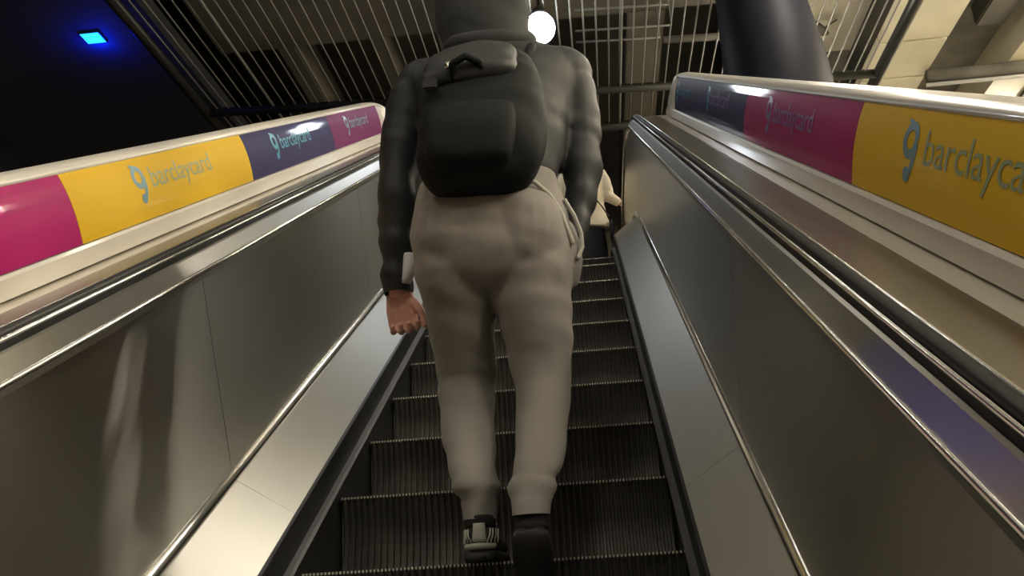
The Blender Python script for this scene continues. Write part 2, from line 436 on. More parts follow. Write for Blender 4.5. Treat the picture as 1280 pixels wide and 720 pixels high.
STEP_LABEL = {
 -1: 'dark ribbed escalator step just under the bottom edge, below the first visible step',
  0: 'lowest visible dark ribbed step, the one the black trainer stands on',
  1: 'second visible dark ribbed step from the bottom, behind the ankles',
  2: 'third visible dark ribbed step from the bottom, behind the shins',
  3: 'fourth visible dark ribbed step from the bottom, just below the knees',
  4: 'fifth visible dark ribbed step from the bottom, level with the knees',
  5: 'sixth visible dark ribbed step, just above the knees of the man',
  6: 'third dark step below the crest of the escalator',
  7: 'second dark step below the crest of the escalator',
  8: 'dark step directly below the topmost edge of the escalator',
  9: 'topmost dark step edge, hiding the feet of the woman in the cream jacket'}
first = True
for i in range(-5, 13):
    y = 0.4 * i; z = step_z(y)
    if first: o = step_o; first = False
    else:
        o = step_o.copy(); C.objects.link(o)
        for c in kids:
            d = c.copy(); C.objects.link(d); d.parent = o
    o.location = (0, y, z)
    if i < -1: o['label'] = 'dark ribbed escalator step below the photograph, nearest the viewer'
    elif i > 9: o['label'] = 'flat escalator step at the top, hidden behind the crest'
    else: o['label'] = STEP_LABEL[i]
    o['category'] = 'step'; o['group'] = 'steps of the escalator'
# comb plate at the top
bm = bmesh.new(); box(bm, -0.5, 0.5, 5.215, 5.298, LAND - 0.05, LAND - 0.004)
for k in range(50): box(bm, -0.495 + k * 0.02, -0.487 + k * 0.02, 5.204, 5.22, LAND - 0.01, LAND - 0.002)
setp(mk('comb_plate', bm, STEEL_BAND, None, origin=(0, 5.26, LAND - 0.05)), 'metal comb plate where the steps meet the upper floor', 'comb plate')

# ------------------------------------------------------------------ balustrades
def round_prof(cx, cn, a, b, k=16, p=2.6):
    out = []
    for i in range(k):
        th = 2 * PI * i / k; c, s = math.cos(th), math.sin(th)
        out.append((cx + a * math.copysign(abs(c) ** (2 / p), c), cn + b * math.copysign(abs(s) ** (2 / p), s)))
    return out
JOINTS = [S_LO, -5.55, -3.68, -1.81, 0.07, 1.95, 3.72, 5.5, S_HI]
for sgn, side, other in ((-1, 'left', 'grey steel'), (1, 'right', 'dark reflecting steel')):
    B = empty('balustrade', (sgn * 0.66, 0, 0), 'brushed steel escalator balustrade on the %s side of the steps' % side, 'balustrade')
    # skirt
    sweep('skirt_panel', [(0.506, -0.32), (0.506, 0.135), (0.514, 0.139), (0.514, -0.32)], SKIRT, B, sgn)
    sweep('skirt_brush', [(0.5055, 0.032), (0.496, 0.036), (0.487, 0.046), (0.494, 0.052), (0.5055, 0.058)], BRUSH, B, sgn)
    # inner deck, in panels
    for a, b in zip(JOINTS[:-1], JOINTS[1:]):
        sweep('inner_deck', [(0.514, 0.139), (0.664, 0.250), (0.664, 0.235), (0.514, 0.124)], STEEL_DECK, B, sgn, a + 0.0006, b - 0.0006)
    sweep('moulding', [(0.655, 0.243), (0.650, 0.252), (0.652, 0.266), (0.660, 0.276), (0.668, 0.280), (0.676, 0.262), (0.672, 0.247)], CHROME, B, sgn, smooth=True)
    for a, b in zip(JOINTS[:-1], JOINTS[1:]):
        sweep('side_panel', [(0.664, 0.27), (0.656, 0.788), (0.668, 0.788), (0.676, 0.27)], STEEL_PANEL, B, sgn, a + 0.0017, b - 0.0017)
    sweep('panel_backing', [(0.672, 0.0), (0.672, 0.80), (0.69, 0.80), (0.69, 0.0)], DARK_GAP, B, sgn)
    sweep('capping', [(0.656, 0.788), (0.646, 0.793), (0.644, 0.806), (0.648, 0.815), (0.668, 0.850), (0.674, 0.853), (0.684, 0.845), (0.684, 0.79)], STEEL_BAND, B, sgn)
    sweep('edge_trim', [(0.6455, 0.803), (0.6420, 0.810), (0.6440, 0.8165), (0.650, 0.8165), (0.650, 0.803)], CHROME, B, sgn, smooth=True)
    sweep('handrail_guide', [(0.684, 0.80), (0.675, 0.8655), (0.713, 0.8655), (0.742, 0.80)], DARK_GAP, B, sgn)
    sweep('highlight_bead', round_prof(0.6785, 0.8685, 0.0042, 0.0042, 12, 2.0), CHROME, B, sgn, smooth=True)  # bright bead standing in for the highlight along the belt's shoulder
    sweep('outer_trim', round_prof(0.7085, 0.873, 0.0042, 0.008, 14, 2.0), CHROME, B, sgn, smooth=True)
    for a, b in zip(JOINTS[:-1], JOINTS[1:]):
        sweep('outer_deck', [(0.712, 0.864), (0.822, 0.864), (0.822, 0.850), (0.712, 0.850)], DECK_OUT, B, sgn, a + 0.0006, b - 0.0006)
    HR = empty('handrail', (sgn * 0.713, 0, 0), 'black rubber handrail on the %s balustrade' % side, 'handrail')
    sweep('handrail_belt', round_prof(0.6935, 0.874, 0.0105, 0.009, 20, 2.6), RUBBER, HR, sgn, smooth=True)
    # rounded newel ends joining the belt back down
    bm = bmesh.new()
    for k in range(1):
        e = pt(sgn * 0.6935, S_HI, 0.88); pts = []
        for i in range(15):
            a = PI * i / 14
            pts.append((sgn * 0.6935, e.y + 0.34 * math.sin(a), e.z - 0.34 + 0.34 * math.cos(a)))
        tube(bm, pts, 0.010, 12)
    mk('newel_belt', bm, RUBBER, HR, smooth=True)
    bm = bmesh.new(); e = pt(0, S_HI, 0)
    vsr = []
    for xx in (0.662, 0.735):
        rr = [bm.verts.new((sgn * xx, e.y, e.z + 0.02))]
        for i in range(17):
            a = -PI / 2 + PI * i / 16
            rr.append(bm.verts.new((sgn * xx, e.y + 0.32 * math.cos(a), e.z + 0.52 + (0.32 if a > 0 else 0.5) * math.sin(a))))
        vsr.append(rr)
    bm.faces.new(vsr[0]); bm.faces.new(vsr[1][::-1]); nn_ = len(vsr[0])
    for i in range(nn_): bm.faces.new((vsr[0][i], vsr[0][(i + 1) % nn_], vsr[1][(i + 1) % nn_], vsr[1][i]))
    mk('newel_end', bm, STEEL_PANEL, B)

# ------------------------------------------------------------------ advertising panels
PROF = []   # poster face profile, from the ledge up (convex, leaning back)
def poster_pt(v):
    """v 0..1 up the poster; returns x, n and outward normal"""
    # quadratic from (0.880, 0.921) to (0.950, 1.088) bulging towards the steps
    a, b, c = Vector((0.880, 0.919)), Vector((0.880, 1.02)), Vector((0.910, 1.090))
    q = a * (1 - v) ** 2 + b * 2 * v * (1 - v) + c * v * v
    t = (b - a) * 2 * (1 - v) + (c - b) * 2 * v; t.normalize()
    return q, Vector((-t.y, t.x))
ARCL = 0.186
DECKJ = [-6.8, -4.56, -2.38, -0.2, 1.98, 3.85]
A_END = 3.56
for sgn, side in ((-1, 'left'), (1, 'right')):
    DK = empty('trunking_deck', (sgn * 0.86, 0, 0), 'cream deck between the handrail and the advertising strip on the %s' % side, 'deck')
    for a, b in zip(DECKJ[:-1], DECKJ[1:]):
        sweep('deck_panel', [(0.824, 0.864), (0.886, 0.864), (0.886, 0.850), (0.824, 0.850)], DECK_CREAM, DK, sgn, a + 0.0014, b - 0.0014)
    sweep('deck_support', [(0.80, 0.30), (0.80, 0.8485), (1.12, 0.8485), (1.12, 0.30)], DARK_GAP, DK, sgn, -6.8, S0 + 0.2)
    H = empty('advertising_strip', (sgn * 0.95, 0, 0), 'white plastic advertising housing running up the %s side' % side, 'advertising strip')
    a_end = 3.40 if sgn > 0 else 3.92
    # ledge below the posters
    sweep('ledge', [(0.888, 0.866), (0.868, 0.870), (0.866, 0.912), (0.872, 0.919), (0.890, 0.919), (0.905, 0.866)], RIM, H, sgn, -6.8, a_end, smooth=False)
    sweep('backboard', [poster_pt(v)[0] + Vector((0.004, -0.001)) for v in (0, .25, .5, .75, 1)] and
          [(poster_pt(v)[0].x + 0.004, poster_pt(v)[0].y - 0.001) for v in (0, .2, .4, .6, .8, 1)] + [(1.03, 1.088), (1.03, 0.87), (0.89, 0.87)], RIM, H, sgn, -6.8, a_end)
    sweep('top_rim', [(0.909, 1.087), (0.905, 1.094), (0.910, 1.103), (0.930, 1.111), (0.965, 1.114), (1.0, 1.108), (1.035, 1.09), (1.035, 1.05), (0.92, 1.084)], RIM, H, sgn, -6.8, a_end, smooth=True)
    # rounded end cap at the upper end
    bm = bmesh.new(); rings = []
    outline = [(0.866, 0.868), (0.866, 0.912), (0.872, 0.93)] + [(poster_pt(v)[0].x - 0.003, poster_pt(v)[0].y) for v in (.15, .35, .55, .75, .95)] + \
              [(0.910, 1.103), (0.930, 1.111), (0.965, 1.114), (1.0, 1.108), (1.035, 1.09), (1.035, 0.868)]
    for i in range(9):
        t = i / 8; th = t * PI / 2
        ds = 0.44 * math.sin(th); k = max(0.06, math.cos(th) ** 0.6)
        rings.append([bm.verts.new(pt(sgn * (0.945 + (x - 0.945) * (0.75 + 0.25 * k)), a_end + ds, 0.866 + (n - 0.866) * k)) for x, n in outline])
    for i in range(8):
        for j in range(len(outline)):
            bm.faces.new((rings[i][j], rings[i][(j + 1) % len(outline)], rings[i + 1][(j + 1) % len(outline)], rings[i + 1][j]))
    bm.faces.new(rings[-1]); bm.faces.new(rings[0][::-1])
    mk('end_cap', bm, RIM, H, smooth=True)

def on_poster(sgn, s, v, off):
    q, nn = poster_pt(v); q = q + nn * off
    return pt(sgn * q.x, s, q.y)

def text_mesh(body, size):
    cu = bpy.data.curves.new('t', 'FONT'); cu.body = body; cu.size = size; cu.resolution_u = 3; cu.space_character = 0.95
    o = bpy.data.objects.new('t', cu); C.objects.link(o)
    dg = bpy.context.evaluated_depsgraph_get(); dg.update()
    me = bpy.data.meshes.new_from_object(o.evaluated_get(dg)); bpy.data.objects.remove(o)
    return me
TEXT = text_mesh('barclaycard', 1.0)
tx0 = min(v.co.x for v in TEXT.vertices); tx1 = max(v.co.x for v in TEXT.vertices)

def poster(sgn, s0, s1, m, ink, mark_ink, label, logo_s):
    """one coloured poster with a mark and a word; logo_s = centre of the logo"""
    P = empty('advertising_poster', tuple(pt(sgn * 0.9, (s0 + s1) / 2, 0.93)), label, 'poster')
    bm = bmesh.new(); K = 12; rows = []
    for off in (0.0005, 0.0025):
        for s in (s0 + 0.001, s1 - 0.001):
            rows.append([bm.verts.new(on_poster(sgn, s, 0.01 + 0.98 * j / K, off)) for j in range(K + 1)])
    a0, a1, b0, b1 = rows
    for j in range(K):
        bm.faces.new((a0[j], a1[j], a1[j + 1], a0[j + 1])); bm.faces.new((b0[j], b0[j + 1], b1[j + 1], b1[j]))
        bm.faces.new((a0[j], a0[j + 1], b0[j + 1], b0[j])); bm.faces.new((a1[j], b1[j], b1[j + 1], a1[j + 1]))
    bm.faces.new((a0[0], b0[0], b1[0], a1[0])); bm.faces.new((a0[K], a1[K], b1[K], b0[K]))
    sh = mk('sheet', bm, m, P, smooth=False)
    d = -sgn    # reading direction: uphill on the left strip, downhill on the right one
    # lettering
    h = 0.072; L = 0.47
    st = logo_s - d * 0.20
    bm = bmesh.new(); bm.from_mesh(TEXT)
    for i in range(-4, 14):
        bmesh.ops.bisect_plane(bm, geom=bm.verts[:] + bm.edges[:] + bm.faces[:], plane_co=(0, i * 0.08, 0), plane_no=(0, 1, 0))
    for v in bm.verts:
        u = (v.co.x - tx0) / (tx1 - tx0) * L; y = v.co.y * h * 1.3
        v.co = on_poster(sgn, st + d * u, 0.46 + y / ARCL - 0.02, 0.0034)
    mk('lettering', bm, ink, P)
    # bird-like round mark: head ring, wing strokes and a rounded tail
    bm = bmesh.new(); st2 = st - d * 0.075
    def stroke(pts, wd):
        vsx = []
        for i, (u, y) in enumerate(pts):
            t = Vector(pts[min(i + 1, len(pts) - 1)]) - Vector(pts[max(i - 1, 0)]); t.normalize(); w_ = wd[i] if isinstance(wd, list) else wd
            for e in (-1, 1):
                vsx.append(bm.verts.new(on_poster(sgn, st2 + d * (u - t.y * e * w_), 0.46 + (y + t.x * e * w_) / ARCL, 0.0034)))
        for i in range(len(pts) - 1): bm.faces.new((vsx[2 * i], vsx[2 * i + 1], vsx[2 * i + 3], vsx[2 * i + 2]))
    stroke([(0.028 * math.cos(a), 0.036 + 0.028 * math.sin(a)) for a in [2 * PI * i / 20 for i in range(21)]], 0.009)
    stroke([(-0.03, 0.075), (-0.012, 0.070), (0.0, 0.062)], [0.003, 0.006, 0.007])
    stroke([(0.03, 0.03), (0.028, 0.005), (0.018, -0.018), (0.004, -0.032)], [0.009, 0.009, 0.008, 0.006])
    ring = [bm.verts.new(on_poster(sgn, st2 + d * (0.000 + 0.017 * math.cos(2 * PI * i / 16)), 0.46 + (-0.028 + 0.014 * math.sin(2 * PI * i / 16)) / ARCL, 0.0036)) for i in range(16)]
    bm.faces.new(ring)
    mk('round_mark', bm, mark_ink, P)
    return P
poster(-1, -3.99, -2.68, NAVY, INK_CYAN, INK_CYAN, 'navy poster on the left strip, outside the left edge of the photograph', -3.3)
poster(-1, -2.68, -1.37, YELLOW, INK_GREEN, INK_BLUE, 'yellow poster on the left strip, outside the left edge of the photograph', -2.0)
poster(-1, -1.37, -0.06, MAGENTA, INK_VIOLET, INK_VIOLET, 'magenta poster at the left edge of the photograph', -0.72)
poster(-1, -0.06, 1.25, YELLOW, INK_GREEN, INK_BLUE, 'yellow poster with faded blue lettering on the left strip', 0.60)
poster(-1, 1.25, 2.56, NAVY, INK_CYAN, INK_CYAN, 'navy poster with cyan barclaycard lettering on the left strip', 1.88)
poster(-1, 2.56, 3.80, PURPLE, INK_BLUE, INK_BLUE, 'plum poster at the upper end of the left strip, beside the sleeve', 3.20)
poster(1, -4.12, -2.81, MAGENTA, INK_VIOLET, INK_VIOLET, 'magenta poster on the right strip, outside the right edge of the photograph', -3.5)
poster(1, -2.81, -1.50, NAVY, INK_CYAN, INK_CYAN, 'navy poster on the right strip, outside the right edge of the photograph', -2.2)
poster(1, -1.50, -0.19, YELLOW, INK_GREEN, INK_BLUE, 'large yellow poster at the right edge of the photograph', -0.80)
poster(1, -0.19, 1.12, MAGENTA, INK_VIOLET, INK_VIOLET, 'magenta poster with violet lettering on the right strip', 0.45)
poster(1, 1.12, 2.35, NAVY, INK_VIOLET, INK_CYAN, 'dark navy poster beside the magenta one on the right strip', 1.75)
poster(1, 2.35, 3.33, NAVY, INK_CYAN, INK_CYAN, 'navy poster at the upper end of the right strip, beside its white cap', 2.95)

# ------------------------------------------------------------------ people
TROUSER = mat('grey_jersey', (0.27, 0.252, 0.235), 0.9, sheen=0.08, bump=0.25, bscale=(260, 260, 260), bdist=0.001)
PIPING = mat('pale_piping', (0.55, 0.53, 0.48), 0.8)
JACKET = mat('charcoal_nylon', (0.021, 0.023, 0.027), 0.6, bump=0.25, bscale=(22, 22, 12), bdist=0.004)
HOOD = mat('dark_grey_hood', (0.035, 0.038, 0.04), 0.85)
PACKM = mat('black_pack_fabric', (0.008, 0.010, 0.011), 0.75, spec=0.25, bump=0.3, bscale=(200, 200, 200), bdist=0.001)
PACKTOP = mat('pack_top_glare', (0.028, 0.03, 0.033), 0.6)  # lighter than the bag: lamp glare put into the lid colour
SKIN = mat('skin', (0.70, 0.38, 0.30), 0.5)
HAIR = mat('brown_hair', (0.04, 0.025, 0.015), 0.6)
EYEW = mat('eye_white', (0.8, 0.8, 0.78), 0.3); LIP = mat('lips', (0.4, 0.13, 0.11), 0.5)
SHOE = mat('black_suede', (0.018, 0.016, 0.015), 0.8)
SHOEPALE = mat('pale_grey_leather', (0.42, 0.42, 0.38), 0.6)
SOLE = mat('black_sole', (0.012, 0.011, 0.011), 0.6)
CREAM = mat('cream_wool', (0.68, 0.60, 0.46), 0.85, sheen=0.3)
BLACKCLOTH = mat('black_cloth', (0.014, 0.013, 0.018), 0.7)
BOOT = mat('black_boot_leather', (0.012, 0.011, 0.012), 0.25)
TSHIRT = mat('white_hem', (0.7, 0.7, 0.72), 0.8)

LEG_L = [(-0.057,-0.100,0.853,0.108,0.120),(-0.055,-0.100,0.737,0.100,0.115),(-0.046,-0.040,0.645,0.094,0.105),(-0.045,0.010,0.562,0.085,0.092),
    (-0.049,0.060,0.488,0.082,0.082),(-0.050,0.045,0.392,0.077,0.078),(-0.041,0.00,0.297,0.070,0.072),(-0.026,-0.060,0.215,0.061,0.064),
    (-0.021,-0.060,0.193,0.066,0.070),(-0.020,-0.060,0.178,0.064,0.068),(-0.014,-0.065,0.158,0.046,0.056),(-0.014,-0.070,0.105,0.041,0.052)]
LEG_R = [(0.156,-0.100,0.833,0.120,0.120),(0.152,-0.100,0.719,0.114,0.115),(0.161,-0.080,0.612,0.097,0.105),(0.166,-0.060,0.528,0.088,0.095),
    (0.167,-0.050,0.443,0.077,0.085),(0.163,-0.090,0.350,0.070,0.080),(0.156,-0.160,0.260,0.065,0.074),(0.145,-0.230,0.194,0.060,0.066),
    (0.137,-0.270,0.135,0.050,0.056),(0.133,-0.300,0.090,0.042,0.050)]
PELVIS = [(0.053,-0.080,1.030,0.190,0.115),(0.051,-0.090,0.965,0.206,0.125),(0.053,-0.100,0.901,0.216,0.138),(0.054,-0.110,0.839,0.218,0.143),
    (0.056,-0.110,0.770,0.212,0.135),(0.059,-0.100,0.715,0.19,0.112),(0.062,-0.095,0.690,0.15,0.08)]
TORSO = [(0.061,-0.060,0.985,0.170,0.110),(0.065,-0.060,1.036,0.190,0.122),(0.077,-0.050,1.152,0.205,0.130),(0.081,-0.020,1.295,0.235,0.135),
    (0.078,0.000,1.386,0.262,0.130),(0.086,0.020,1.440,0.245,0.115),(0.079,0.040,1.490,0.175,0.09),(0.068,0.060,1.545,0.120,0.075)]
ARM_L = [(-0.130,0.020,1.415,0.055,0.065),(-0.168,0.020,1.372,0.072,0.078),(-0.199,0.020,1.266,0.066,0.073),(-0.213,0.010,1.158,0.061,0.067),
    (-0.221,0.000,1.028,0.056,0.060),(-0.225,0.000,0.904,0.050,0.055),(-0.229,0.010,0.811,0.044,0.049),(-0.228,0.020,0.752,0.042,0.046)]
ARM_R = [(0.280,0.020,1.410,0.055,0.065),(0.312,0.020,1.350,0.064,0.075),(0.323,0.020,1.237,0.060,0.072),(0.319,0.010,1.105,0.055,0.066),
    (0.311,0.000,1.001,0.050,0.060),(0.300,-0.01,0.929,0.043,0.052),(0.283,-0.030,0.870,0.038,0.044),(0.270,-0.040,0.835,0.034,0.04)]
HEADH = [(0.060,0.060,1.495,0.110,0.085),(0.051,0.080,1.588,0.138,0.115),(0.046,0.090,1.696,0.150,0.135),(0.055,0.100,1.800,0.135,0.130),
    (0.062,0.100,1.870,0.095,0.09),(0.065,0.100,1.905,0.039,0.04)]

def fingers(bm, root, down, side, palm_n, k=1.0, curl=0.5, thumb_side=1):
    """hand: palm plus four fingers and a thumb; down = finger direction, side = across the palm, palm_n = palm facing"""
    down, side, palm_n = Vector(down).normalized(), Vector(side).normalized(), Vector(palm_n).normalized()
    root = Vector(root)
    # palm as overlapping knuckle bars
    for j in range(4):
        o_ = (j - 1.5) * 0.0195 * k
        tube(bm, [root + side * o_ * 0.75, root + side * o_ + down * 0.045 * k, root + side * o_ * 1.05 + down * 0.085 * k], [0.015 * k, 0.0145 * k, 0.011 * k], 10)
    lens = [0.070, 0.080, 0.075, 0.060]
    for j in range(4):
        jj = j if thumb_side < 0 else 3 - j
        L = lens[j] * k
        o_ = (jj - 1.5) * 0.0205 * k
        p = root + side * o_ + down * 0.080 * k; a = curl * 0.5; pts = [p - down * 0.01]; 
        pts.append(p)
        for seg, fr in enumerate((0.45, 0.3, 0.25)):
            dirv = down * math.cos(a) + palm_n * math.sin(a) + side * 0.04 * (jj - 1.5)
            p = p + dirv.normalized() * L * fr; pts.append(p); a += curl * 0.75
        tube(bm, pts, [0.0098 * k, 0.0098 * k, 0.009 * k, 0.0083 * k, 0.0065 * k], 10)
    ts = side * (1 if thumb_side > 0 else -1)
    p = root + down * 0.02 * k + ts * 0.02 * k
    tube(bm, [p, p + (down * 0.6 + ts * 0.6 + palm_n * 0.3) * 0.032 * k, p + (down * 1.0 + ts * 0.65 + palm_n * 0.45) * 0.052 * k, p + (down * 1.5 + ts * 0.6 + palm_n * 0.6) * 0.062 * k],
         [0.015 * k, 0.013 * k, 0.0105 * k, 0.008 * k], 10)

def head(bm, c, yaw=0.0, k=1.0):
    """skull with jaw, nose, ears, looking along +y turned by yaw"""
    R = Matrix.Rotation(yaw, 3, 'Z'); c = Vector(c)
    def P(x, y, z): return c + R @ Vector((x * k, y * k, z * k))
    ball(bm, P(0, -0.005, 0.03), 0.077 * k, 0.097 * k, 0.098 * k, 24, 16, R)
    ball(bm, P(0, 0.03, -0.045), 0.058 * k, 0.064 * k, 0.072 * k, 20, 12, R)
    tube(bm, [P(0, 0.085, 0.022), P(0, 0.104, -0.005), P(0, 0.112, -0.018)], [0.009 * k, 0.012 * k, 0.016 * k], 10)
    for s in (-1, 1):
        ball(bm, P(s * 0.078, -0.005, 0.0), 0.010 * k, 0.020 * k, 0.032 * k, 12, 8, R)
        ball(bm, P(s * 0.032, 0.083, 0.028), 0.019 * k, 0.010 * k, 0.008 * k, 10, 8, R)
    return P, R

BLACKCLOTH_ = mat('black_sock', (0.02, 0.017, 0.016), 0.9)
# ---- the man
M_ = empty('person', (0.0, -0.02, 0.0), 'man seen from behind in a charcoal jacket and grey jogging trousers, climbing the escalator', 'person')
# body (one continuous surface)
bm = bmesh.new()
P, Rh = head(bm, (0.055, 0.10, 1.68))
loft(bm, [(0.06, 0.06, 1.45, 0.065, 0.065), (0.058, 0.075, 1.55, 0.058, 0.06), (0.055, 0.09, 1.64, 0.055, 0.06)], n=20, sub=2)
loft(bm, [(x, y, z, a * 0.78, b * 0.78) for x, y, z, a, b in TORSO[:-1]], n=24, sub=2)
loft(bm, [(x, y, z, a * 0.8, b * 0.8) for x, y, z, a, b in PELVIS], n=24, sub=2)
loft(bm, [(x, y, z, a * 0.75, b * 0.75) for x, y, z, a, b in LEG_L[:7]] + [(-0.026, -0.06, 0.2, 0.038, 0.042), (-0.014, -0.07, 0.1, 0.032, 0.036), (-0.012, -0.07, 0.05, 0.034, 0.05)], n=20, sub=2)
loft(bm, [(x, y, z, a * 0.75, b * 0.75) for x, y, z, a, b in LEG_R[:7]] + [(0.145, -0.23, 0.18, 0.038, 0.042), (0.137, -0.28, 0.12, 0.032, 0.036), (0.133, -0.31, 0.06, 0.032, 0.04)], n=20, sub=2)
loft(bm, [(x, y, z, a * 0.7, b * 0.7) for x, y, z, a, b in ARM_L[:-1]] + [(-0.228, 0.022, 0.735, 0.029, 0.022)], n=18, sub=2)
loft(bm, [(x, y, z, a * 0.7, b * 0.7) for x, y, z, a, b in ARM_R[:-1]] + [(0.268, -0.045, 0.82, 0.022, 0.026)], n=18, sub=2)
bb = fuse(bm, 0.011, 3)
fb = bmesh.new()
fingers(fb, (-0.227, 0.026, 0.752), (0.10, 0.10, -1), (0.97, -0.22, 0.08), (0.2, -0.97, 0), 1.08, 1.25, 1)
fingers(fb, (0.262, -0.05, 0.815), (-0.15, -0.1, -1), (0.3, 0.95, 0), (-0.95, 0.3, 0), 0.95, 0.5, 1)
fb = fuse(fb, 0.0035, 2)
tmp = bpy.data.meshes.new('t2'); fb.to_mesh(tmp); fb.free(); bb.from_mesh(tmp)
body = mk('body', bb, SKIN, M_, smooth=True)
for s in (-1, 1):
    bm = bmesh.new(); ball(bm, P(s * 0.032, 0.083, 0.016), 0.013, 0.010, 0.008, 12, 8); mk('eye', bm, EYEW, M_, smooth=True)
bm = bmesh.new(); ball(bm, P(0, 0.088, -0.052), 0.024, 0.009, 0.007, 14, 8); mk('mouth', bm, LIP, M_, smooth=True)
bm = bmesh.new(); ball(bm, P(0, -0.018, 0.045), 0.085, 0.098, 0.098, 20, 14); mk('hair', bm, HAIR, M_, smooth=True)

def folds(amp, fx=9, fz=22, bands=()):
    def f(co):
        co = co + 0.05 * noise.noise_vector(co * 5.0)
        n1 = noise.noise(Vector((co.x * fx, co.y * fx, co.z * fz)))
        n2 = noise.noise(Vector((co.x * fx * 0.6 + co.z * 14, co.y * 8, co.z * 9 + 4)))
        k = 1.0
        for z0, wd, g in bands: k += g * math.exp(-((co.z - z0) / wd) ** 2)
        return amp * k * (n1 * 0.6 + n2)
    return f
# trousers
bm = bmesh.new()
loft(bm, LEG_L, n=28, sub=3); loft(bm, LEG_R, n=28, sub=3); loft(bm, PELVIS, n=32, sub=3)
# seat
ball(bm, (-0.03, -0.15, 0.85), 0.115, 0.105, 0.13); ball(bm, (0.145, -0.15, 0.84), 0.115, 0.105, 0.13)
# hand in the right pocket makes the hip bulge
ball(bm, (0.256, -0.05, 0.80), 0.045, 0.07, 0.10)
tb = fuse(bm, 0.0075, 4, folds(0.0048, 7, 16, ((0.50, 0.06, 1.2), (0.19, 0.03, 1.6), (0.68, 0.06, 0.8), (0.14, 0.03, 0.8))))
tr = mk('trousers', tb, TROUSER, M_, smooth=True)
def strip(pts, wd, th, m, name, parent):
    """flat band along pts with width direction x-ish"""
    bm = bmesh.new(); tube(bm, pts, wd, 8); return mk(name, bm, m, parent, smooth=True)
# pocket piping down the right hip
def hip_curve(ps): 
    out = []
    for i in range(len(ps) - 1):
        for j in range(5):
            t = j / 5; out.append(Vector(ps[i]).lerp(Vector(ps[i + 1]), t))
    out.append(Vector(ps[-1])); return out
strip(hip_curve([(0.150, -0.215, 0.968), (0.190, -0.205, 0.955), (0.226, -0.180, 0.925), (0.250, -0.160, 0.885), (0.262, -0.150, 0.845), (0.276, -0.125, 0.800)]), 0.0065, 0, PIPING, 'pocket_piping', tr)
strip(hip_curve([(0.262, -0.130, 0.93), (0.285, -0.118, 0.885), (0.300, -0.102, 0.84), (0.300, -0.098, 0.80), (0.285, -0.105, 0.765)]), 0.006, 0, PIPING, 'pocket_edge', tr)
# cuffs
bm = bmesh.new(); loft(bm, [(-0.014, -0.068, 0.103, 0.043, 0.054), (-0.014, -0.066, 0.128, 0.045, 0.056), (-0.014, -0.065, 0.150, 0.049, 0.059)], n=28, cap=False, sub=3)
mk('cuff', bm, TROUSER, tr, smooth=True)
bm = bmesh.new(); loft(bm, [(0.133, -0.302, 0.088, 0.044, 0.052), (0.134, -0.292, 0.112, 0.046, 0.054), (0.136, -0.28, 0.13, 0.05, 0.056)], n=28, cap=False, sub=3)
mk('cuff', bm, TROUSER, tr, smooth=True)
bm = bmesh.new(); loft(bm, [(0.133, -0.305, 0.055, 0.038, 0.047), (0.134, -0.297, 0.085, 0.036, 0.043), (0.137, -0.272, 0.13, 0.028, 0.030)], n=22, sub=2)
mk('sock', bm, BLACKCLOTH_, M_, smooth=True)
# white shirt hem below the jacket at the left wrist
bm = bmesh.new(); loft(bm, [(-0.198, -0.02, 0.765, 0.012, 0.02), (-0.188, -0.025, 0.80, 0.018, 0.024), (-0.188, -0.02, 0.85, 0.016, 0.02)], n=14, sub=3)
mk('phone_case', bm, TSHIRT, M_, smooth=True)['label'] = 'small white item held by the left wrist'
# jacket
bm = bmesh.new()
loft(bm, TORSO, n=36, sub=3); loft(bm, ARM_L, n=26, sub=3); loft(bm, ARM_R, n=26, sub=3)
ball(bm, (-0.125, 0.02, 1.395), 0.095, 0.09, 0.085); ball(bm, (0.275, 0.02, 1.39), 0.095, 0.09, 0.085)
jb = fuse(bm, 0.008, 4, folds(0.006, 9, 14, ((0.95, 0.15, 0.6), (0.80, 0.05, 0.8), (1.1, 0.08, 0.5))))
jk = mk('jacket', jb, JACKET, M_, smooth=True)
bm = bmesh.new(); loft(bm, [(-0.228, 0.021, 0.748, 0.040, 0.044), (-0.228, 0.018, 0.765, 0.044, 0.049), (-0.229, 0.012, 0.785, 0.045, 0.049)], n=24, cap=False, sub=3)
mk('sleeve_cuff', bm, JACKET, jk, smooth=True)
# hood worn up
bm = bmesh.new(); loft(bm, HEADH, n=32, sub=4)
hb = fuse(bm, 0.008, 3, folds(0.006, 8, 14))
# open front: push the face opening in
for v in [v for v in hb.verts if v.co.y > 0.165 and 1.57 < v.co.z < 1.80 and abs(v.co.x - 0.055) < 0.075]: v.select = True
bmesh.ops.delete(hb, geom=[v for v in hb.verts if v.select], context='VERTS')
hd = mk('hood', hb, HOOD, jk, smooth=True)
# collar roll behind the neck
bm = bmesh.new(); pts = []
for i in range(17):
    a = PI + PI * i / 16; pts.append((0.07 + 0.125 * math.cos(a), 0.05 + 0.105 * math.sin(a), 1.505 + 0.02 * math.cos(2 * a)))
tube(bm, pts, [0.02 + 0.014 * math.sin(PI * i / 16) for i in range(17)], 12)
mk('hood_roll', bm, HOOD, jk, smooth=True)

